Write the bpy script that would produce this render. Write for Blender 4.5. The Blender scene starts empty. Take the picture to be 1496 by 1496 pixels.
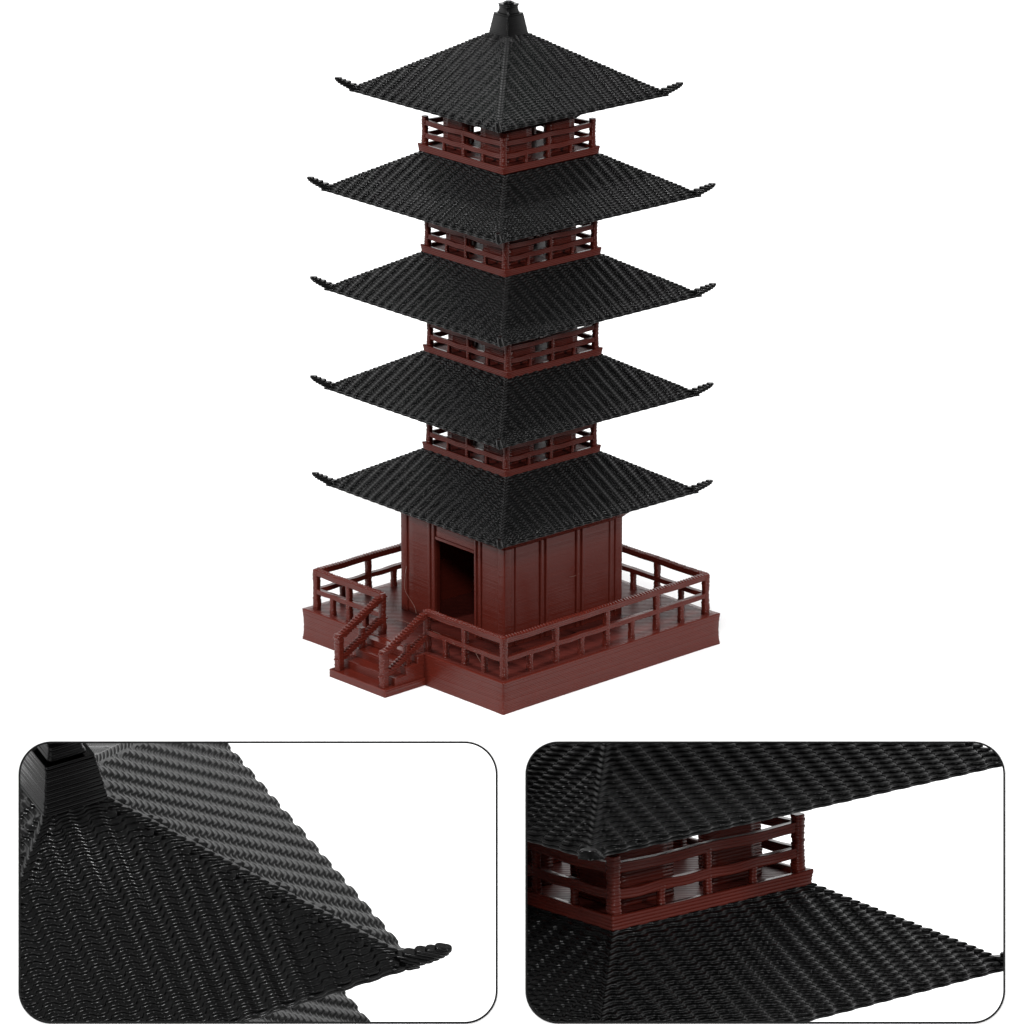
import bpy, math, random
import numpy as np
from mathutils import Vector, Matrix
from mathutils.geometry import tessellate_polygon

U = 0.01                      # one working unit (about 0.1 mm of the real miniature) -> Blender units
rng = np.random.default_rng(7)
random.seed(7)
sc = bpy.context.scene
sc.unit_settings.scale_length = 0.01
C = sc.collection
H = 2.47                      # height of one printed layer

# ------------------------------------------------------------------ mesh helper
class Geo:
    def __init__(s): s.v = []; s.q = []; s.n = []; s.c = 0; s.mats = []
    def verts(s, a):
        a = np.asarray(a, float).reshape(-1, 3); o = s.c; s.v.append(a); s.c += len(a); return o
    def grid(s, g, close=True, mat=0):
        R, N = g.shape[:2]; o = s.verts(g)
        i = np.arange(R-1)[:, None]; j = np.arange(N if close else N-1)[None, :]
        j2 = (j+1) % N
        q = np.stack([o+i*N+j, o+i*N+j2, o+(i+1)*N+j2, o+(i+1)*N+j], -1).reshape(-1, 4)
        s.q.append(q); return o
    def ngon(s, idx): s.n.append(list(idx))
    def build(s, name, mat, parent=None, keep=None):
        V = np.concatenate(s.v); Q = np.concatenate(s.q) if s.q else np.zeros((0, 4), int)
        N = s.n
        if keep is not None:
            ok = keep(V); Q = Q[ok[Q].all(1)]; N = [f for f in N if ok[f].all()]
            used = np.zeros(len(V), bool); used[Q.ravel()] = True
            for f in N: used[f] = True
            mp = np.cumsum(used)-1; V = V[used]; Q = mp[Q]; N = [list(mp[f]) for f in N]
        me = bpy.data.meshes.new(name)
        me.vertices.add(len(V)); me.vertices.foreach_set('co', (V*U).ravel())
        flat = list(Q.ravel()) + [i for f in N for i in f]
        tot = [4]*len(Q) + [len(f) for f in N]
        me.loops.add(len(flat)); me.loops.foreach_set('vertex_index', np.array(flat, np.int32))
        st = np.concatenate([[0], np.cumsum(tot)[:-1]]).astype(np.int32)
        me.polygons.add(len(tot)); me.polygons.foreach_set('loop_start', st)
        sm = np.array([True]*len(Q)+[False]*len(N)); me.update(calc_edges=True)
        me.polygons.foreach_set('use_smooth', sm); me.validate()
        me.materials.append(mat)
        o = bpy.data.objects.new(name, me); C.objects.link(o)
        if parent: o.parent = parent
        return o

def rpoly(x0, y0, x1, y1, r=1.0, n=3, sub=None):
    """rounded rectangle outline, counter-clockwise, with extra points along its sides"""
    pts = []
    cs = [(x1-r, y0+r, -90), (x1-r, y1-r, 0), (x0+r, y1-r, 90), (x0+r, y0+r, 180)]
    for k, (cx, cy, a) in enumerate(cs):
        for i in range(n+1):
            t = math.radians(a+90*i/n); pts.append((cx+r*math.cos(t), cy+r*math.sin(t)))
        if sub:
            nx = cs[(k+1) % 4]; t = math.radians(nx[2]); q = (nx[0]+r*math.cos(t), nx[1]+r*math.sin(t)); p = pts[-1]
            m = int(math.hypot(q[0]-p[0], q[1]-p[1])//sub)
            for i in range(1, m): pts.append((p[0]+(q[0]-p[0])*i/m, p[1]+(q[1]-p[1])*i/m))
    return np.array(pts)

def normals(p):
    e = np.roll(p, -1, 0)-p; e /= np.linalg.norm(e, axis=1)[:, None]+1e-9
    n = np.stack([e[:, 1], -e[:, 0]], 1); m = n+np.roll(n, 1, 0)
    return m/(np.linalg.norm(m, axis=1)[:, None]+1e-9)

PROF = [(0.0, -1.0), (0.16, -0.3), (0.5, 0.0), (0.84, -0.3)]
def printed(g, poly, z0, z1, b=0.45, jit=0.12, warp=None, taper=None, mini=False):
    """a body printed layer on layer: its outline bulges once per layer"""
    n = max(1, round((z1-z0)/H)); h = (z1-z0)/n
    nm = normals(poly); rings = []
    cen = poly.mean(0)
    for k in range(n):
        d = rng.normal(0, jit, 2)
        for f, o in (PROF if not mini else PROF[::2]):
            z = z0+(k+f)*h; p = poly
            if taper: p = cen+(poly-cen)*taper((z-z0)/(z1-z0))
            p = p+nm*(o*b)+d
            rings.append(np.column_stack([p, np.full(len(p), z)]))
    p = poly if not taper else cen+(poly-cen)*taper(1.0)
    rings.append(np.column_stack([p-nm*b, np.full(len(p), z1)]))
    a = np.array(rings)
    if warp: a = warp(a)
    o = g.grid(a); N = len(poly)
    g.ngon([o+i for i in range(N)][::-1]); g.ngon([o+(len(a)-1)*N+i for i in range(N)])

def tube(g, pts, r, n=6):
    pts = np.array(pts, float); rings = []
    for i, p in enumerate(pts):
        t = pts[min(i+1, len(pts)-1)]-pts[max(i-1, 0)]; t /= np.linalg.norm(t)
        u = np.cross(t, [0.31, 0.2, 0.93]); u /= np.linalg.norm(u); w = np.cross(t, u)
        rings.append([p+r*(math.cos(a)*u+math.sin(a)*w) for a in np.linspace(0, 2*math.pi, n, endpoint=False)])
    g.grid(np.array(rings))

# ------------------------------------------------------------------ materials
def mat(name, col, rough, spec, lines=0.0, raster=0.0, var=0.12, scale=1.0, sheen=0.0):
    m = bpy.data.materials.new(name); m.use_nodes = True
    nt = m.node_tree; b = nt.nodes['Principled BSDF']; L = nt.links.new
    b.inputs['Roughness'].default_value = rough
    b.inputs['Specular IOR Level'].default_value = spec
    tc = nt.nodes.new('ShaderNodeTexCoord')
    n1 = nt.nodes.new('ShaderNodeTexNoise'); n1.inputs['Scale'].default_value = 2.2; n1.inputs['Detail'].default_value = 6
    mp = nt.nodes.new('ShaderNodeMapping'); mp.inputs['Scale'].default_value = (0.6, 0.6, 9.0)
    L(tc.outputs['Object'], mp.inputs[0]); L(mp.outputs[0], n1.inputs['Vector'])
    cr = nt.nodes.new('ShaderNodeValToRGB')
    cr.color_ramp.elements[0].position = 0.3; cr.color_ramp.elements[1].position = 0.72
    cr.color_ramp.elements[0].color = (*[c*(1-var) for c in col], 1)
    cr.color_ramp.elements[1].color = (*[c*(1+var) for c in col], 1)
    L(n1.outputs[0], cr.inputs[0]); L(cr.outputs[0], b.inputs['Base Color'])
    n2 = nt.nodes.new('ShaderNodeTexNoise'); n2.inputs['Scale'].default_value = 14; n2.inputs['Detail'].default_value = 4
    L(tc.outputs['Object'], n2.inputs['Vector'])
    mr = nt.nodes.new('ShaderNodeMapRange'); mr.inputs[3].default_value = rough*0.75; mr.inputs[4].default_value = min(1, rough*1.3)
    L(n2.outputs[0], mr.inputs[0]); L(mr.outputs[0], b.inputs['Roughness'])
    hgt = None
    if raster:
        w = nt.nodes.new('ShaderNodeTexWave'); w.wave_type = 'BANDS'; w.bands_direction = 'X'
        mp2 = nt.nodes.new('ShaderNodeMapping'); mp2.inputs['Scale'].default_value = (1, 1, 0)
        mp2.inputs['Rotation'].default_value = (0, 0, raster)
        w.inputs['Scale'].default_value = 5.2; w.inputs['Distortion'].default_value = 0.7; w.inputs['Detail'].default_value = 2
        L(tc.outputs['Object'], mp2.inputs[0]); L(mp2.outputs[0], w.inputs['Vector']); hgt = w.outputs['Fac']
        bp = nt.nodes.new('ShaderNodeBump'); bp.inputs['Strength'].default_value = 0.5; bp.inputs['Distance'].default_value = 0.012
        L(hgt, bp.inputs['Height'])
    else:
        bp = nt.nodes.new('ShaderNodeBump'); bp.inputs['Strength'].default_value = 0.08; bp.inputs['Distance'].default_value = 0.002
        L(n2.outputs[0], bp.inputs['Height'])
    L(bp.outputs[0], b.inputs['Normal'])
    if sheen: b.inputs['Sheen Weight'].default_value = sheen
    return m

RED = mat('red brown plastic', (0.080, 0.0112, 0.0068), 0.22, 0.22, var=0.05)
FLOOR = mat('raster printed red plastic', (0.075, 0.0125, 0.009), 0.40, 0.28, raster=-0.847)
BLACK = mat('black plastic', (0.0020, 0.0020, 0.0021), 0.19, 0.215)
BORDER = mat('black border line', (0.01, 0.01, 0.01), 0.6, 0.1)
WHITE = mat('matt white board', (0.92, 0.92, 0.92), 0.9, 0.0, var=0.0)
HAIR = mat('pale plastic thread', (0.17, 0.085, 0.065), 0.35, 0.4)

def empty(name, parent=None, loc=(0, 0, 0)):
    o = bpy.data.objects.new(name, None); C.objects.link(o); o.location = loc; o.empty_display_size = 0.2
    if parent: o.parent = parent
    return o
def tag(o, label, cat=None, group=None, kind=None):
    o['label'] = label
    if cat: o['category'] = cat
    if group: o['group'] = group
    if kind: o['kind'] = kind

# ------------------------------------------------------------------ measured sizes (working units)
TH = math.radians(41.45); CT, ST = math.cos(TH), math.sin(TH)
PITCH = math.radians(18.51); D = 7603.16; CX, CZ = 1.59, 200.73
B, HB = 217.4, 46.9
A1, A = 158.7, 190.2
G, W = 91.5, 113.0
ZR = {1: 827.9, 2: 680.8, 3: 532.4, 4: 383.0, 5: 235.1}
BT = {1: 752.9, 2: 603.1, 3: 452.9, 4: 305.2}
SHIFT = {1: -3.2, 2: 0.0, 3: 2.6, 4: 0.8, 5: 1.5}     # small misalignments of the stacked storeys
def off(k): return np.array([CT*SHIFT[k], -ST*SHIFT[k], 0.0])

# ------------------------------------------------------------------ roofs
def wave(x, p):
    c = np.cos(2*np.pi*x/p)
    return 0.5+0.5*np.tanh(2.1*c)/np.tanh(2.1)
def roof_geo(Aout, Ain, nl, ribs, core, spr=16, zc=34, seed=1):
    """origin at the centre of the eave's underside"""
    r = np.random.default_rng(seed)
    p = 2*Aout/ribs; NS = int(ribs*spr)
    u = np.linspace(-1, 1, NS, endpoint=False)
    run = (Aout-Ain)/(nl-2); rb = H*0.62
    rings = []
    def ring(L, z, amp, hip, rad=0.0, wob=0):
        x = u*L
        wv = wave(x, p)*amp
        d = L-np.abs(x)
        fade = np.clip((d-5)/3.5, 0, 1); fade = fade*fade*(3-2*fade)
        wv = wv*fade + wob
        hb = hip*np.clip(1-(d/5.8)**2, 0, 1)**0.9
        # front side (normal -Y), going +X
        px = x+np.sign(x)*hb*0.707; py = -(L+wv+hb*0.707+rad)
        px = px+np.sign(x)*np.clip(1-d/6, 0, 1)*rad
        s0 = np.stack([px, py], 1); out = []
        for k in range(4):
            c, s = [(1, 0), (0, 1), (-1, 0), (0, -1)][k]
            out.append(np.stack([s0[:, 0]*c-s0[:, 1]*s, s0[:, 0]*s+s0[:, 1]*c], 1))
        xy = np.concatenate(out)
        return np.column_stack([xy, np.full(len(xy), z)])
    nn = u.size*4
    sl = [r.normal(0, 1, 24) for _ in range(nl)]
    for k in range(nl-1, -1, -1):
        L = Aout if k < 2 else Aout-(k-2)*run-run*0.6
        amp = 4.0 if k >= 3 else (1.0, 1.8, 3.0)[k]
        if k > nl-3: amp *= 0.6
        zc_ = (k+0.5)*H
        # slight irregularity of the bead: low frequency per layer
        ph = np.linspace(0, 2*np.pi, nn, endpoint=False)
        irr = sum(sl[k][i]*np.cos((3*i+2)*ph+sl[k][i+8]*3) for i in range(8))*0.055
        hp = 4.0*(1+0.12*sl[k][20])
        for a in (88, 52, 20, -12, -48, -88):
            ar = math.radians(a)
            R = ring(L, zc_+math.sin(ar)*H*0.5, amp, hp, (math.cos(ar)-1)*rb)
            nrm = R[:, :2]/np.linalg.norm(R[:, :2], axis=1)[:, None]
            R[:, :2] += nrm*irr[:, None]; rings.append(R)
    # underside: flat soffit, then a cove down to the wall top
    for L, z in ((Aout-3, 0.1), (core+2+zc, 0.3), (core+2+zc*.5, -zc*0.5), (core+2.0, -zc), (core-4, -zc)):
        rings.append(ring(L, z, 0, 0))
    return np.array(rings)

def horn_geo(seed=1):
    """upturned corner tip; local +X points outwards along the hip"""
    r = np.random.default_rng(seed); g = Geo()
    def slab(cx, ln, w, z, h):
        n = 18; t = np.linspace(0, 2*np.pi, n, endpoint=False)
        px = np.sign(np.cos(t))*ln/2+np.cos(t)*w/2; py = np.sin(t)*w/2
        py = py+r.normal(0, 0.15)
        rr = []
        for f, s in ((0, .72), (.18, .93), (.5, 1), (.82, .93), (1, .72)):
            rr.append(np.column_stack([cx+px*(0.75+0.25*s), py*s, np.full(n, z+f*h)]))
        a = np.array(rr); o = g.grid(a); g.ngon([o+i for i in range(n)][::-1]); g.ngon([o+4*n+i for i in range(n)])
    ext = [(-16, 1), (-16, 4), (-15, 8), (-13, 12.5), (-8, 16.5), (0, 20), (7, 22.5), (13, 24)]
    for j, (x0, x1) in enumerate(ext):
        w = 9.5-0.42*j; slab((x0+x1)/2, max(0.5, x1-x0-w), w, 0.2+j*H*0.98, H*(1.05 if j < 5 else 1.5))
    return g

roofL = roof_geo(A, G-2, 25, 21, 66, seed=3)
roofG = roof_geo(A, G-2, 25, 21, W-2, zc=4, seed=5)
NL1 = 36
roofT = roof_geo(A1, 19.5, NL1, 17, 66, seed=9)
def geo_of(arr):
    g = Geo(); o = g.grid(arr, True); R, N = arr.shape[:2]
    g.ngon([o+i for i in range(N)][::-1]); g.ngon([o+(R-1)*N+i for i in range(N)])
    # the rings run from the top down and counter-clockwise: flip so that normals look out
    g.q = [q[:, ::-1] for q in g.q]; g.n = [n[::-1] for n in g.n]
    return g
GL, GG, GT = geo_of(roofL), geo_of(roofG), geo_of(roofT)
horn_me = None
def add_roof(parent, g, o3, z, aout, me=None, keepfn=None, name='roof', hornkeep=None):
    global horn_me
    if me: ro = bpy.data.objects.new(name, me); C.objects.link(ro); ro.parent = parent
    else: ro = g.build(name, BLACK, parent, keepfn)
    ro.location = Vector((o3[0], o3[1], z))*U
    for k in range(4):
        if hornkeep and k not in hornkeep: continue
        if horn_me is None:
            h = horn_geo().build('roof_tip', BLACK, ro); horn_me = h.data
        else:
            h = bpy.data.objects.new('roof_tip', horn_me); C.objects.link(h); h.parent = ro
        a = math.radians(45+90*k); rr = (aout+1.5)*math.sqrt(2)-2
        h.location = Vector((rr*math.cos(a), rr*math.sin(a), 0))*U; h.rotation_euler = (0, 0, a)
    return ro

# ------------------------------------------------------------------ finial
def finial(parent, o3, z, keepfn=None):
    g = Geo()
    printed(g, rpoly(-20.5, -20.5, 20.5, 20.5, 1.6), 0, 28, b=0.5, taper=lambda t: 1-0.24*t)
    f = g.build('finial', BLACK, parent, keepfn); f.location = Vector((o3[0], o3[1], z))*U
    g = Geo()
    printed(g, rpoly(-15.6, -15.6, 15.6, 15.6, 2.0), 28, 30.4, b=0.5)
    printed(g, rpoly(-12.4, -12.4, 12.4, 12.4, 3.2), 30.4, 43.5, b=0.5, taper=lambda t: 1-0.22*math.sin(math.pi*min(1, t*1.05)*0.75)+0.10*t)
    t = np.linspace(0, 2*np.pi, 24, endpoint=False)
    printed(g, np.column_stack([8*np.cos(t), 8*np.sin(t)]), 43.5, 46, b=0.9)
    printed(g, np.column_stack([5*np.cos(t), 5*np.sin(t)]), 46, 47.5, b=1.2)
    g.build('finial_cap', BLACK, f, keepfn)
    return f

# ------------------------------------------------------------------ balconies and cores
def sagbar(g, a, b, z, h, w, n, sag, cap=0.0, seed=0):
    """printed rail from a to b with posts dividing it in n bays; hangs a little in each bay"""
    a = np.array(a, float); b = np.array(b, float); L = np.linalg.norm(b-a); d = (b-a)/L
    poly = rpoly(-cap, -w/2, L+cap, w/2, min(1.4, w*.3), 3, sub=6)
    r = np.random.default_rng(seed+int(abs(z))); amp = r.uniform(0.6, 1.3, n+2)
    def warp(A_):
        s = np.clip(A_[..., 0]/L, 0, 1); k = np.minimum((s*n).astype(int), n-1); f = s*n-k
        A_ = A_.copy(); A_[..., 2] -= sag*amp[k]*np.sin(np.pi*f)**2
        A_[..., 1] += 0.35*np.sin(A_[..., 0]*0.11+z)
        x, y = A_[..., 0].copy(), A_[..., 1].copy()
        A_[..., 0] = a[0]+d[0]*x-d[1]*y; A_[..., 1] = a[1]+d[1]*x+d[0]*y
        return A_
    printed(g, poly, z, z+h, b=0.55, warp=warp)

def ticks(g, a, b, z, w, n, sag, seed):
    a = np.array(a, float); b = np.array(b, float); L = np.linalg.norm(b-a); d = (b-a)/L; nn = np.array([-d[1], d[0]])
    amp = np.random.default_rng(seed+int(abs(z))).uniform(0.6, 1.3, n+2); r = np.random.default_rng(seed)
    h = 8.6
    for s_ in np.arange(2, L-2, 5.6):
        k = min(int(s_/L*n), n-1); f = s_/L*n-k; zz = z+h-sag*amp[k]*math.sin(math.pi*f)**2-0.5
        p = a+d*s_; q = r.uniform(-.3, .3)
        tube(g, [(*(p-d*1.6-nn*(w/2-0.6)), zz-.5), (*(p-d*.8-nn*w/4), zz+.25+q), (*(p+d*.8+nn*w/4), zz+.25+q), (*(p+d*1.6+nn*(w/2-0.6)), zz-.1)], 1.7, 5)

def post_geo(w, z0, z1, seed=0):
    g = Geo(); printed(g, rpoly(-w/2, -w/2, w/2, w/2, w*.28, 3), z0, z1, b=0.55, jit=0.22,
                       taper=lambda t: 1+0.07*(1-t)**3+0.05*math.sin(t*9)); return g
def put(me_or_geo, name, m, parent, x, y, z=0, keep=None):
    if isinstance(me_or_geo, Geo): o = me_or_geo.build(name, m, parent, keep)
    else: o = bpy.data.objects.new(name, me_or_geo); C.objects.link(o); o.parent = parent
    o.location = Vector((x, y, z))*U; return o

def add_balcony(parent, o3, z, top_gap, seed=0):
    """z = height of the band's top; top_gap = distance up to the soffit above"""
    g = Geo(); e = G
    for sx in (0,):
        # ring band, flaring slightly at its corners like the print
        n = 4; h = 9.9/n
        outer = rpoly(-e, -e, e, e, 1.6, 3, sub=12); nm = normals(outer); rings = []
        fl = (np.abs(outer).min(1)/e)**10*1.6
        dirn = np.sign(outer)
        for k in range(n):
            for f, o in PROF:
                t = (k+f)/n
                rings.append(np.column_stack([outer+nm*o*0.55+dirn*(fl*(0.2+0.8*t**2))[:, None], np.full(len(outer), -9.9+(k+f)*h)]))
        rings.append(np.column_stack([outer+dirn*fl[:, None]-nm*.5, np.full(len(outer), 0.0)+fl]))
        inner = outer*(e-5.5)/e
        rings.append(np.column_stack([inner, np.full(len(inner), 0.0)]))
        rings.append(np.column_stack([inner, np.full(len(inner), -3.5)]))
        g.grid(np.array(rings))
    band = g.build('balcony', RED, parent); band.location = Vector((o3[0], o3[1], z))*U
    fg = Geo(); i = e-5.6
    o = fg.verts([(-i, -i, -3.4), (i, -i, -3.4), (i, i, -3.4), (-i, i, -3.4), (-i, -i, -9.6), (i, -i, -9.6), (i, i, -9.6), (-i, i, -9.6)])
    fg.ngon([o, o+1, o+2, o+3]); fg.ngon([o+7, o+6, o+5, o+4])
    for q in range(4): fg.ngon([o+q, o+4+q, o+4+(q+1) % 4, o+(q+1) % 4][::1])
    fg.build('balcony_floor', FLOOR, band)
    R_ = G-7.0
    cs = [(-R_, -R_), (R_, -R_), (R_, R_), (-R_, R_)]
    for lvl, (zz, hh) in enumerate(((10.4, 7.2), (28.8, 7.4))):
        rg = Geo()
        for k in range(4):
            sagbar(rg, cs[k], cs[(k+1) % 4], zz+lvl*0.0, hh-0.02*k, 5.6, 4 if lvl == 0 else 2, 1.0 if lvl == 0 else 1.3, seed=seed+k+lvl*10)
        rg.build('balcony_rail', RED, band)
    cm = post_geo(8.6, -4, 41.5).build('post', RED, band)
    cm.location = Vector((cs[0][0], cs[0][1], 0))*U
    for k in (1, 2, 3): put(cm.data, 'post', RED, band, *cs[k])
    mids = mm = ss = None
    for k in range(4):
        a = np.array(cs[k]); b = np.array(cs[(k+1) % 4])
        for f, tall in ((.25, False), (.5, True), (.75, False)):
            p = a+(b-a)*f
            if tall:
                if mm is None: mm = post_geo(5.6, -4, 32).build('post', RED, band); mm.location = Vector((p[0], p[1], 0))*U; mm = mm.data
                else: put(mm, 'post', RED, band, *p)
            else:
                if ss is None: ss = post_geo(5.4, -4, 13.5).build('post', RED, band); ss.location = Vector((p[0], p[1], 0))*U; ss = ss.data
                else: put(ss, 'post', RED, band, *p)
    # core walls: four L-shaped corners around central openings
    cg = Geo(); c = 66.4; o_ = 15.0; t = 9.0
    for k in range(4):
        cc, s = [(1, 0), (0, 1), (-1, 0), (0, -1)][k]
        L_ = [(-c, -c), (-o_, -c), (-o_, -c+t), (-c+t, -c+t), (-c+t, -o_), (-c, -o_)]
        poly = np.array([(x*cc-y*s, x*s+y*cc) for x, y in L_])
        # resample long edges for smooth beads
        pp = []
        for i in range(6):
            p0, p1 = poly[i], poly[(i+1) % 6]; m_ = max(1, int(np.linalg.norm(p1-p0)//12))
            for j in range(m_): pp.append(p0+(p1-p0)*j/m_)
        printed(cg, np.array(pp), -3.3, top_gap-0.5, b=0.5)
    core = cg.build('upper_wall', RED, parent); core.location = Vector((o3[0], o3[1], z))*U
    return band, core

# ================================================================== THE PAGODA
root = empty('pagoda'); root.rotation_euler = (0, 0, TH)
tag(root, 'whole miniature pagoda with five black ribbed roofs and a railed red brown platform', 'model pagoda')

BR = empty('platform_axis')       # replaced below by rotation on each base part
bpy.data.objects.remove(BR)
DTH = math.radians(1.52)
def basepart(o):
    o.rotation_euler = (0, 0, DTH); return o

# ---- platform
g = Geo()
poly = rpoly(-B, -B, B, B, 3.0, 4, sub=14)
nm = normals(poly); fl = (np.abs(poly).min(1)/B)**14*1.3; dn = np.sign(poly)
rings = []; n = 19; h = HB/n
for k in range(n):
    jx = rng.normal(0, .14)
    for f, o in PROF:
        t = (k+f)/n; cv = (2*t-1)**2
        rings.append(np.column_stack([poly+nm*(o*0.4+jx)+dn*(fl*cv-0.4*(1-cv)*(fl > 0.1))[:, None], np.full(len(poly), (k+f)*h)]))
rings.append(np.column_stack([poly-nm*.4+dn*fl[:, None], np.full(len(poly), HB)+fl*0.5]))
rings.append(np.column_stack([poly*(B-6)/B, np.full(len(poly), HB-0.4)]))
a = np.array(rings); o = g.grid(a); N = len(poly)
g.ngon([o+i for i in range(N)][::-1]); g.ngon([o+(len(a)-1)*N+i for i in range(N)])
platform = basepart(g.build('platform', RED, root))
g = Geo(); i_ = B-6.5; zz = HB-.2
o = g.verts([(-i_, -i_, zz), (i_, -i_, zz), (i_, i_, zz), (-i_, i_, zz), (-i_, -i_, zz-3), (i_, -i_, zz-3), (i_, i_, zz-3), (-i_, i_, zz-3)])
g.ngon([o, o+1, o+2, o+3]); g.ngon([o+7, o+6, o+5, o+4])
for q in range(4): g.ngon([o+q, o+4+q, o+4+(q+1) % 4, o+(q+1) % 4])
deck = g.build('deck', FLOOR, platform)

# ---- stairs
SY0, SY1 = -52.0, 70.0; SX = -B-77
stair = Geo()
st = HB/4
for k in range(4):
    ins = 0 if k == 0 else 2.5
    x0 = SX+21.5*k
    printed(stair, rpoly(x0, SY0+ins, -B+3.0+k*0.3, SY1-ins, 2.6 if k else 1.8, 4, sub=10), k*st+(0.0 if k == 0 else -0.6), (k+1)*st-(0.5 if k == 3 else 0), b=0.45)
stairs = basepart(stair.build('staircase', RED, root))

# ---- deck railing: posts, two rails; gap at the stairs on the left face
Rb = B-15.5
y_g0, y_g1 = -40.0, 57.0
ZU, ZL = HB+53.5, HB+25.5
segs = [((-Rb, -Rb), (Rb, -Rb), 4), ((Rb, -Rb), (Rb, Rb), 4), ((Rb, Rb), (-Rb, Rb), 4), ((-Rb, Rb), (-Rb, y_g1), 2), ((-Rb, y_g0), (-Rb, -Rb), 2)]
upper = Geo(); lower = Geo()
for k, (a_, b_, n_) in enumerate(segs):
    sagbar(upper, a_, b_, ZU-0.03*k, 8.6, 9.0, n_, 0.7, cap=3.8, seed=20+k)
    ticks(upper, a_, b_, ZU-0.03*k, 9.0, n_, 0.7, 20+k)
    sagbar(lower, a_, b_, ZL-0.03*k, 7.2, 8.4, n_*2, 0.7, cap=3.6, seed=30+k)
railing = basepart(upper.build('deck_railing', RED, root))
lower.build('lower_rail', RED, railing)
tallm = shortm = cornm = None
done = []
for (a_, b_, n_) in segs:
    a_ = np.array(a_); b_ = np.array(b_)
    for j in range(2*n_+1):
        p = a_+(b_-a_)*j/(2*n_)
        if any(np.hypot(*(p-q)) < 4 for q in done): continue
        done.append(p)
        if j in (0, 2*n_):
            if cornm is None: x = post_geo(10.0, HB-1, ZU+7).build('post', RED, railing); cornm = x.data; x.location = Vector((p[0], p[1], 0))*U
            else: put(cornm, 'post', RED, railing, *p)
        elif j % 2 == 0:
            if tallm is None: x = post_geo(9.0, HB-1, ZU+1).build('post', RED, railing); tallm = x.data; x.location = Vector((p[0], p[1], 0))*U
            else: put(tallm, 'post', RED, railing, *p)
        else:
            if shortm is None: x = post_geo(8.4, HB-1, ZL+1).build('post', RED, railing); shortm = x.data; x.location = Vector((p[0], p[1], 0))*U
            else: put(shortm, 'post', RED, railing, *p)

# ---- sloping stair rails: printed as stacked, stepped layers
NX = SX+9.0
for yy in (y_g0, y_g1):
    srail = None
    for (zt_, zb_, w_) in ((ZU+8.2, 65.0, 10.4), (ZL+3.0, 31.0, 9.8)):
        sr = Geo()
        nlay = round((zt_-zb_)/H)
        x_top, x_bot = -Rb, NX
        for j in range(nlay):
            f = (j+0.5)/nlay; xc = x_bot+(x_top-x_bot)*f; half = (x_top-x_bot)/nlay*1.0+5.6
            z_ = zb_+(zt_-zb_)*j/nlay-4
            ww = w_/2+rng.normal(0, .35)
            printed(sr, rpoly(xc-half, yy-ww, xc+half, yy+ww, 1.8, 3), z_, z_+H, b=0.8, jit=0.25)
        if srail is None: srail = basepart(sr.build('stair_rail', RED, root))
        else: sr.build('lower_rail', RED, srail)
    g = Geo(); printed(g, rpoly(NX-5.6, yy-5.6, NX+5.6, yy+5.6, 2.2, 3), st-0.5, 67, b=.55, jit=.3)
    g.build('post', RED, srail)
    xm = -B-24
    g = Geo(); printed(g, rpoly(xm-4.2, yy-4.2, xm+4.2, yy+4.2, 2, 3), st*2-1, 66, b=.55, jit=.3)
    g.build('post', RED, srail)

# ---- ground storey walls
zw0, zw1 = HB-0.4, ZR[5]-40
DW0, DW1 = -W+2*W*.29, -W+2*W*.67     # doorway on the left face (x = -W)
dz = 179.0
wallg = Geo(); tk = 9
def slabwall(g, a, b, z0, z1):
    printed(g, rpoly(min(a[0], b[0]), min(a[1], b[1]), max(a[0], b[0]), max(a[1], b[1]), 1.2, 3, sub=14), z0, z1, b=0.10, jit=0.03)
slabwall(wallg, (-W, -W), (W, -W+tk), zw0, zw1)
slabwall(wallg, (W-tk, -W+tk+.2), (W, W-tk-.2), zw0, zw1)
slabwall(wallg, (-W, W-tk), (W, W), zw0, zw1)
slabwall(wallg, (-W, -W+tk+.2), (-W+tk, DW0), zw0, zw1)
slabwall(wallg, (-W, DW1), (-W+tk, W-tk-.2), zw0, zw1)
slabwall(wallg, (-W, DW0+.2), (-W+tk, DW1-.2), dz, zw1)
wall = wallg.build('wall', RED, root)
wall.location = Vector(off(5)*0.5)*U
def pilaster(x0, y0, x1, y1, z0=HB, z1=zw1+2):
    g = Geo(); printed(g, rpoly(x0, y0, x1, y1, 1.9, 4), z0, z1, b=0.12, jit=.04); g.build('pilaster', RED, wall)
pr = 3.0
for sx in (-1, 1):
    for sy in (-1, 1):
        cx_, cy_ = sx*(W-5), sy*(W-5)
        pilaster(cx_-7.2, cy_-7.2, cx_+7.2, cy_+7.2)
g = Geo(); fz = 39.0
printed(g, rpoly(-W-1.2, -W-1.2, W+1.2, W+1.2, 2.5, 4, sub=14), ZR[5]-40, ZR[5]-1, b=0.5, jit=.06, taper=lambda t: 1+t*37/W)
g.build('wall_flare', RED, wall)
# pairs of slim rounded strips with a groove between them
for f in (.335, .645):
    for d_ in (-6.2, 4.2):
        c_ = -W+2*W*f+d_
        for s_ in (-1, 1): pilaster(c_-2.6, s_*W-pr, c_+2.6, s_*W+pr)
        pilaster(W-pr, c_-2.6, W+pr, c_+2.6)
for c_ in (-W+21, W-21):
    for s_ in (-1, 1): pilaster(c_-2.2, s_*W-pr+1, c_+2.2, s_*W+pr-1)
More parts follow.
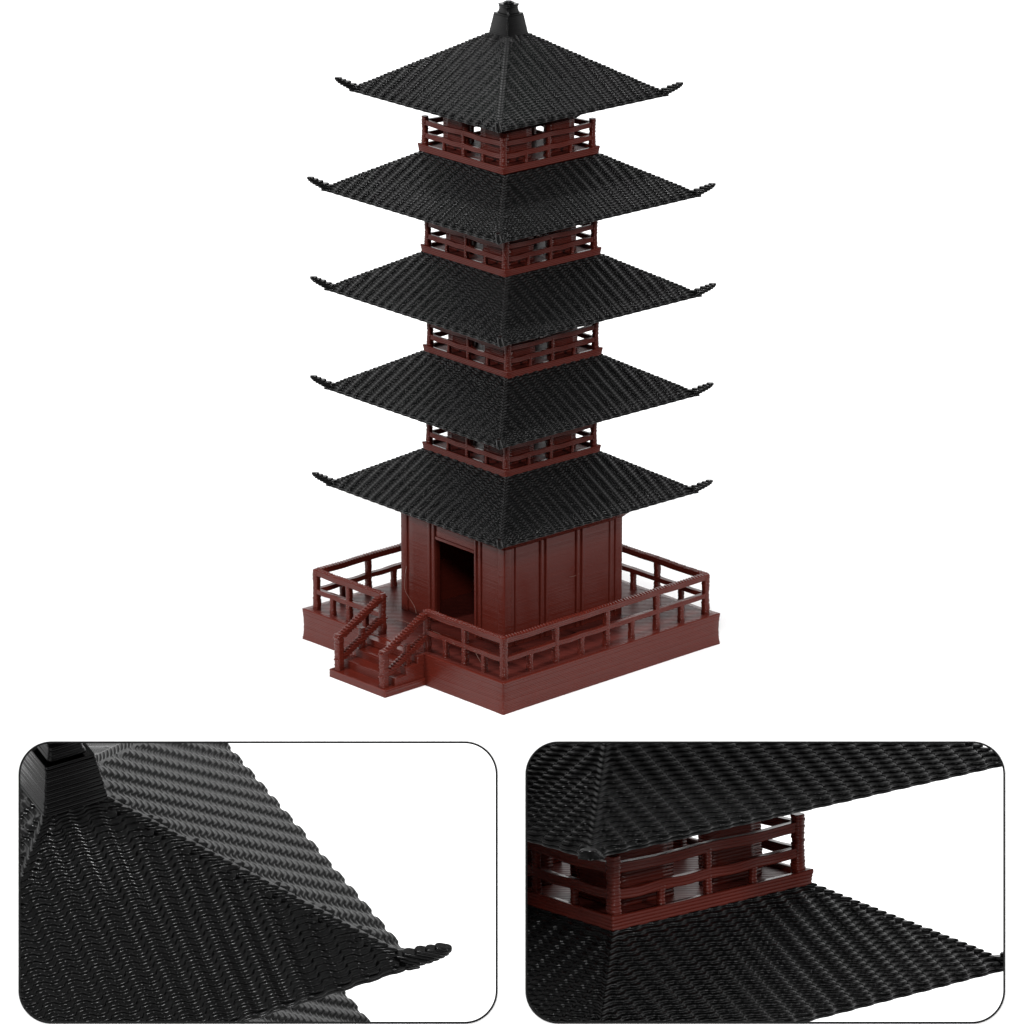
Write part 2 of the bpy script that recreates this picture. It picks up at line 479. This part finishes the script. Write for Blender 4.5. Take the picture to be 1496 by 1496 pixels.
# beside the door
for y0, y1 in ((DW0-16, DW0-10.5), (DW0-6.0, DW0-.5), (DW1+.5, DW1+6), (DW1+10.5, DW1+16)):
    pilaster(-W-pr+.6, y0, -W+pr, y1)
g = Geo(); printed(g, rpoly(-W-1.5, DW0-.4, -W+tk, DW1+.4, 1), dz-4.5, dz-0.1, b=.3); g.build('door_lintel', RED, wall)

# ---- loose threads left by the print head
def thread(pts, r=0.33):
    fil = Geo()
    P = [Vector(p) for p in pts]; out = []
    for i in range(len(P)-1):
        p0, p1, p2, p3 = P[max(i-1, 0)], P[i], P[i+1], P[min(i+2, len(P)-1)]
        for k in range(6):
            t = k/6
            out.append(0.5*((2*p1)+(p2-p0)*t+(2*p0-5*p1+4*p2-p3)*t*t+(3*p1-p0-3*p2+p3)*t**3))
    out.append(P[-1]); tube(fil, [tuple(v) for v in out], r, 5); fil.build('loose_thread', HAIR, root)
thread([(-118, 98, 118), (-126, 92, 100), (-135, 80, 88), (-143, 52, 76), (-152, 36, 70)])
thread([(-140, 112, 72), (-150, 104, 70), (-170, 118, 69), (-176, 130, 70)])
thread([(-150, 50, 49), (-160, 62, 54), (-172, 66, 50)])
thread([(-Rb, -60, 80), (-Rb+1, -85, 78), (-Rb-2, -110, 74)], .35)
thread([(-Rb, -150, 76), (-Rb+2, -160, 62), (-Rb, -172, 58)], .35)
thread([(12, -114.4, 127.5), (20, -115.2, 127), (31, -114.6, 128)], .35)

# ---- roofs, balconies, finial
r5 = add_roof(root, GG, off(5), ZR[5], A)
me_l = None
for k in (4, 3, 2):
    ro = add_roof(root, GL, off(k), ZR[k], A, me=me_l); me_l = ro.data
add_roof(root, GT, off(1), ZR[1], A1)
bal = None; core = None
def copy_tree(o, parent):
    c = o.copy(); C.objects.link(c); c.parent = parent
    for ch in list(o.children): copy_tree(ch, c)
    return c
b1, c1 = add_balcony(root, off(1), BT[1], ZR[1]-34-BT[1])
for k in (2, 3, 4):
    for s in (b1, c1):
        c = copy_tree(s, root); c.location = Vector((off(k)[0], off(k)[1], BT[k]))*U
        c.rotation_euler.z = random.uniform(-.006, .006)
ZF = ZR[1]+NL1*H-0.5
finial(root, off(1), ZF)

# ================================================================== camera
cam_d = bpy.data.cameras.new('camera'); cam = bpy.data.objects.new('camera', cam_d); C.objects.link(cam); sc.camera = cam
tgt = Vector((CX, 0, CZ))*U; dirv = Vector((0, math.cos(PITCH), -math.sin(PITCH)))
cam.location = tgt-dirv*D*U; cam.rotation_euler = (math.pi/2-PITCH, 0, 0)
cam_d.sensor_width = 36; cam_d.lens = 36*D/1496; cam_d.clip_start = 1; cam_d.clip_end = 2000
Rt, Up, Fw = Vector((1, 0, 0)), Vector((0, math.sin(PITCH), math.cos(PITCH))), dirv
CAMP = cam.location/U

# ================================================================== display board, inset close-ups
BD = 7318.0                                       # the board stands upright to the view, in front of the table edge
def onboard(x, y, d=0.0):                         # a place on the board, measured from the photograph
    q = (BD+d)
    return (x-748)*BD/D, -(y-748)*BD/D
def bpoint(u, v, w=0.0): return CAMP+Rt*u+Up*v+Fw*(BD+w)
def rrect(x0, y0, x1, y1, r, n=14):
    u0, v1 = onboard(x0, y0); u1, v0 = onboard(x1, y1)
    return rpoly(u0, v0, u1, v1, r*BD/D, n)
WIN = [(28.5, 1084.5, 725.5, 1494.0), (769.0, 1084.5, 1467.0, 1494.0)]
vt = -(1064.5-748)*BD/D
outer = [(-1300, -1150), (1300, -1150), (1300, vt), (-1300, vt)]
holes = [rrect(*w, 47)[::-1] for w in WIN]
loops = [[Vector((x, y, 0)) for x, y in outer]]+[[Vector((x, y, 0)) for x, y in h] for h in holes]
tris = tessellate_polygon(loops); flat = [p for l in loops for p in l]
g = Geo(); TK = 7.0
of = g.verts([bpoint(p.x, p.y, 0) for p in flat]); ob = g.verts([bpoint(p.x, p.y, TK) for p in flat])
for t in tris:
    a_, b_, c_ = [flat[i] for i in t]
    ccw = (b_-a_).cross(c_-a_).z > 0
    t = list(t) if ccw else list(t)[::-1]
    g.ngon([of+i for i in t]); g.ngon([ob+i for i in t[::-1]])
k0 = 0
for l in loops:
    m_ = len(l)
    for i in range(m_):
        j = (i+1) % m_; g.ngon([of+k0+i, ob+k0+i, ob+k0+j, of+k0+j])
    k0 += m_
brd = g.build('backdrop_board', WHITE); tag(brd, 'white board with two rounded openings below the pagoda', kind='structure')

# table top: a white slab running back from the board's upper edge
e0 = bpoint(0, vt, 0)
g = Geo(); y0 = e0.y+0.5; zt0 = 0.0
o = g.verts([(x, y, z) for z in (zt0, zt0-3) for x, y in ((-900, y0), (900, y0), (900, 700), (-900, 700))])
g.ngon([o, o+1, o+2, o+3]); g.ngon([o+7, o+6, o+5, o+4])
for q in range(4): g.ngon([o+q, o+4+q, o+4+(q+1) % 4, o+(q+1) % 4])
tab = g.build('ground', WHITE); tag(tab, 'plain white surface under the pagoda', kind='structure')
print('board top z', e0.z, 'y', e0.y)

def border(win, parent, inv):
    g = Geo(); p = rrect(*win, 47, 20); nm = normals(p); w = 1.35
    rings = []
    for s, dpt in ((-w, 0.5), (-w, -0.8), (w, -0.8), (w, 0.5), (-w, 0.5)):
        q = p+nm*s; rings.append([inv @ Vector(bpoint(x, y, dpt)) for x, y in q])
    o = g.build if False else None
    g.grid(np.array([[tuple(v) for v in r] for r in rings]))
    ob = g.build('border', BORDER, parent); return ob

def project(p):
    d = p-CAMP; z = d.dot(Fw); return 748+D*d.dot(Rt)/z, 748-D*d.dot(Up)/z, z

def solve_pose(pts, uv, depth0, s0, rot0):
    """least squares: scale, rotation vector and place of a model seen at measured picture places"""
    pts = np.array(pts, float); uv = np.array(uv, float)
    base = np.array([Rt, Up, Fw])
    def rot(v):
        a = np.linalg.norm(v)+1e-12; k = v/a; K = np.array([[0, -k[2], k[1]], [k[2], 0, -k[0]], [-k[1], k[0], 0]])
        return np.eye(3)+math.sin(a)*K+(1-math.cos(a))*K@K
    def f(q):
        M = rot(q[1:4])@rot0; w = (pts@M.T)*q[0]+np.array([q[4], q[5], 0])
        # camera coordinates: x right, y up, z forward (relative to depth0)
        cpt = w; z = depth0+cpt[:, 2]
        return np.column_stack([748+D*cpt[:, 0]/z, 748-D*cpt[:, 1]/z])
    def res(q): return (f(q)-uv).ravel()
    q = np.array([s0, 0.01, 0.01, 0.01, (uv[0, 0]-748), -(uv[0, 1]-748)], float)
    lam = 1e-2; r = res(q)
    for _ in range(300):
        J = np.zeros((len(r), len(q)))
        for i in range(len(q)):
            d = 1e-5 if i < 4 else 1e-2; u_ = q.copy(); u_[i] += d; J[:, i] = (res(u_)-r)/d
        Hh = J.T@J; s_ = np.linalg.solve(Hh+lam*np.diag(np.diag(Hh)+1e-9), -J.T@r); rn = res(q+s_)
        if rn@rn < r@r: q = q+s_; r = rn; lam *= .5
        else: lam *= 3
        if lam > 1e12: break
    M = rot(q[1:4])@rot0*q[0]; W3 = np.array(base).T@M          # world = CAMP + basis * (M p + t)
    tr = np.array(CAMP)+np.array(base).T@np.array([q[4], q[5], depth0])
    print('pose scale', q[0], 'residuals', np.round(r.reshape(-1, 2), 1).tolist())
    M4 = Matrix.Identity(4)
    for i in range(3):
        for j in range(3): M4[i][j] = W3[i][j]
        M4[i][3] = tr[i]
    return M4
def cammat(az, el, roll=0.0):
    """model axes -> (right, up, forward) for a view at that azimuth and elevation"""
    c, s = math.cos(az), math.sin(az); ce, se = math.cos(el), math.sin(el)
    R = np.array([[c, -s, 0], [s, c, 0], [0, 0, 1]]); E = np.array([[1, 0, 0], [0, se, ce], [0, ce, -se]])
    cr, sr_ = math.cos(roll), math.sin(roll); Rr = np.array([[cr, -sr_, 0], [sr_, cr, 0], [0, 0, 1]])
    return Rr@E@R

def inset_root(name, M4):
    o = empty(name); m = M4.copy()
    for i in range(3): m[i][3] *= U
    o.matrix_world = m; return o

def keeper(M4, shift, win, mrg=60, side=0):
    """drop what lies above the table's underside or far outside the opening"""
    R3 = np.array([[M4[i][j] for j in range(3)] for i in range(3)]); t = np.array([M4[i][3] for i in range(3)])
    base = np.array([Rt, Up, Fw]); cp = np.array(CAMP)
    def f(V):
        w = (V+shift)@R3.T+t; c = (w-cp)@base.T
        x = 748+D*c[:, 0]/c[:, 2]; y = 748-D*c[:, 1]/c[:, 2]
        keeper.mind = min(keeper.mind, c[:, 2][(x > win[0]) & (x < win[2]) & (y > win[1]) & (y < win[3])].min(initial=1e9))
        return (w[:, 0]*(side or 1) > (-8 if side else -1e9)) & (w[:, 2] < -5) & (x > win[0]-mrg-200) & (x < win[2]+mrg+260) & (y > win[1]-13) & (y < win[3]+mrg+60) & (c[:, 2] > BD+TK+1)
    return f
keeper.mind = 1e9

# ---- left: the top roof's corner seen from above
hT = NL1*H-0.5
ptsL = [(A1, -A1, 0), (A1-121, -A1, 0), (A1, -A1+281, 3), (20.5, -20.5, hT), (-20.5, -20.5, hT), (15.6, -15.6, hT+28), (-15.6, -15.6, hT+28), (60, 60, hT-24)]
uvL = [(598, 1423), (357, 1492), (330, 1085), (152, 1164), (65, 1199), (135, 1112), (72, 1128.5), (157, 1080)]
ML = solve_pose(ptsL, uvL, 7900, 2.3, cammat(math.radians(26), math.radians(37)))
LI = inset_root('closeup_inset', ML)
tag(LI, 'left rounded close-up of a black ribbed roof corner with upturned tip and tapered finial', 'inset close-up', 'rounded close-ups under the pagoda')
mkT = keeper(ML, np.zeros(3), WIN[0])
ra = add_roof(LI, GT, (0, 0), 0, A1, keepfn=mkT, hornkeep=(3,))
d2 = ZR[1]-ZR[2]
rb_ = add_roof(LI, GL, (0, 0), -d2, A, keepfn=keeper(ML, np.array([0, 0, -d2]), WIN[0]), hornkeep=(3,), name='lower_roof')
fi = finial(LI, (0, 0), hT-1, keeper(ML, np.array([0, 0, hT]), WIN[0]))
fi.scale = (1.07, 1.07, 1.08)
print('left min depth', keeper.mind, 'board', BD); keeper.mind = 1e9
border(WIN[0], LI, ML.inverted())

# ---- right: balcony between two roofs
d2 = ZR[2]-ZR[3]; zb = BT[2]-ZR[3]
ptsR = [(-G, -G, zb-9.9), (-G, -G, zb), (G, -G, zb), (G, -G, zb-9.9), (-A, -A, d2), (A, -A, d2), (A, -A, 0)]
uvR = [(893, 1362.5), (890.5, 1335), (1188, 1276), (1190.5, 1295), (866, 1259), (1475, 1117), (1477, 1413)]
MR = solve_pose(ptsR, uvR, 8000, 2.2, cammat(TH, math.radians(17)))
RI = inset_root('closeup_inset', MR)
tag(RI, 'right rounded close-up of a red brown balcony with railings between two black ribbed roofs', 'inset close-up', 'rounded close-ups under the pagoda')
rup = add_roof(RI, GL, (0, 0), d2, A, keepfn=keeper(MR, np.array([0, 0, d2]), WIN[1], side=1), hornkeep=(3, 2))
add_roof(RI, GL, (0, 0), 0, A, keepfn=keeper(MR, np.zeros(3), WIN[1], side=1), hornkeep=(3, 2), name='lower_roof')
print('right min depth', keeper.mind, 'board', BD)
rup.children[0].scale = (0.8, 1.9, 0.55)     # blunt, thick tip on the near corner
for s in (b1, c1):
    c = copy_tree(s, RI); c.location = Vector((0, 0, zb))*U
# top of the wall below the lower roof, showing at the opening's bottom edge
g = Geo(); printed(g, rpoly(-66.4, -66.4, 66.4, 66.4, 1.2, 3, sub=12), -80, -34, b=.5); g.build('lower_wall', RED, RI)
g = Geo()
Rr_ = G-7
zc2 = BT[3]-ZR[3]
g = post_geo(8.6, zc2-4, zc2+48); p_ = g.build('lower_post', RED, RI); p_.location = Vector((Rr_, -Rr_, 0))*U
border(WIN[1], RI, MR.inverted())

bpy.context.view_layer.update()
import bmesh
PX = 1.8
def cut_tree(o):
    for ch in list(o.children): cut_tree(ch)
    if o.type != 'MESH' or o.name.startswith('border'): return
    mw = o.matrix_world; xs = [(mw @ Vector(c)).x/U for c in o.bound_box]
    if min(xs) > PX: return
    if max(xs) < PX: bpy.data.objects.remove(o); return
    me = o.data.copy(); bm = bmesh.new(); bm.from_mesh(me); inv = mw.inverted()
    co = inv @ Vector((PX*U, 0, 0)); no = (mw.to_3x3().transposed() @ Vector((1, 0, 0))).normalized()
    bmesh.ops.bisect_plane(bm, geom=bm.verts[:]+bm.edges[:]+bm.faces[:], plane_co=co, plane_no=no, clear_inner=True, dist=1e-6)
    bm.to_mesh(me); bm.free(); o.data = me
cut_tree(RI)
g = Geo(); c0 = [bpoint(x, y, w_) for w_ in (TK+.5, 1500) for x, y in ((-PX+.2, vt-6), (PX-.2, vt-6), (PX-.2, -1100), (-PX+.2, -1100))]
c0 = [Vector((p.x, p.y, min(p.z, -3.2))) for p in c0]
o = g.verts([tuple(p) for p in c0])
for f in ((0, 1, 2, 3), (7, 6, 5, 4), (0, 4, 5, 1), (1, 5, 6, 2), (2, 6, 7, 3), (3, 7, 4, 0)): g.ngon([o+i for i in f][::-1])
prt = g.build('partition_wall', WHITE); tag(prt, 'thin white partition between the two openings', kind='structure')

# ================================================================== light
w = bpy.data.worlds.new('World'); sc.world = w; w.use_nodes = True
nt = w.node_tree; bg = nt.nodes['Background']
# a studio: bright white backdrop all round the back, a dim room behind the camera and overhead
tc = nt.nodes.new('ShaderNodeTexCoord'); sp = nt.nodes.new('ShaderNodeSeparateXYZ'); nt.links.new(tc.outputs['Generated'], sp.inputs[0])
m1 = nt.nodes.new('ShaderNodeMapRange'); m1.interpolation_type = 'SMOOTHSTEP'
m1.inputs[1].default_value = -0.35; m1.inputs[2].default_value = 0.25; m1.inputs[3].default_value = 0.12; m1.inputs[4].default_value = 1
m2 = nt.nodes.new('ShaderNodeMapRange'); m2.interpolation_type = 'SMOOTHSTEP'
m2.inputs[1].default_value = 0.35; m2.inputs[2].default_value = 0.8; m2.inputs[3].default_value = 1; m2.inputs[4].default_value = 0.15
mm_ = nt.nodes.new('ShaderNodeMath'); mm_.operation = 'MULTIPLY'; m3 = nt.nodes.new('ShaderNodeMath'); m3.operation = 'MULTIPLY'; m3.inputs[1].default_value = 1.65
nt.links.new(sp.outputs['Y'], m1.inputs[0]); nt.links.new(sp.outputs['Z'], m2.inputs[0])
nt.links.new(m1.outputs[0], mm_.inputs[0]); nt.links.new(m2.outputs[0], mm_.inputs[1]); nt.links.new(mm_.outputs[0], m3.inputs[0])
nt.links.new(m3.outputs[0], bg.inputs['Strength']); bg.inputs[0].default_value = (1, 1, 1, 1)
def area(name, loc, look, size, power, sy=None):
    d = bpy.data.lights.new(name, 'AREA'); d.energy = power; d.size = size
    if sy: d.shape = 'RECTANGLE'; d.size_y = sy
    o = bpy.data.objects.new(name, d); C.objects.link(o); o.location = loc
    o.rotation_euler = (Vector(look)-Vector(loc)).to_track_quat('-Z', 'Y').to_euler(); return o
area('key_softbox', (-40, -26, 30), (0, 0, 3), 4, 18000)
area('fill_softbox', (32, -38, 28), (0, 0, 3), 4, 11000)
area('front_softbox', (0, -62, 38), (0, 0, 0), 6, 16000)
area('top_softbox', (0, -8, 52), (0, 0, 0), 6, 16000)
sc.view_settings.view_transform = 'Standard'; sc.view_settings.look = 'None'; sc.view_settings.exposure = 0; sc.view_settings.gamma = 1
sc.cycles.max_bounces = 6
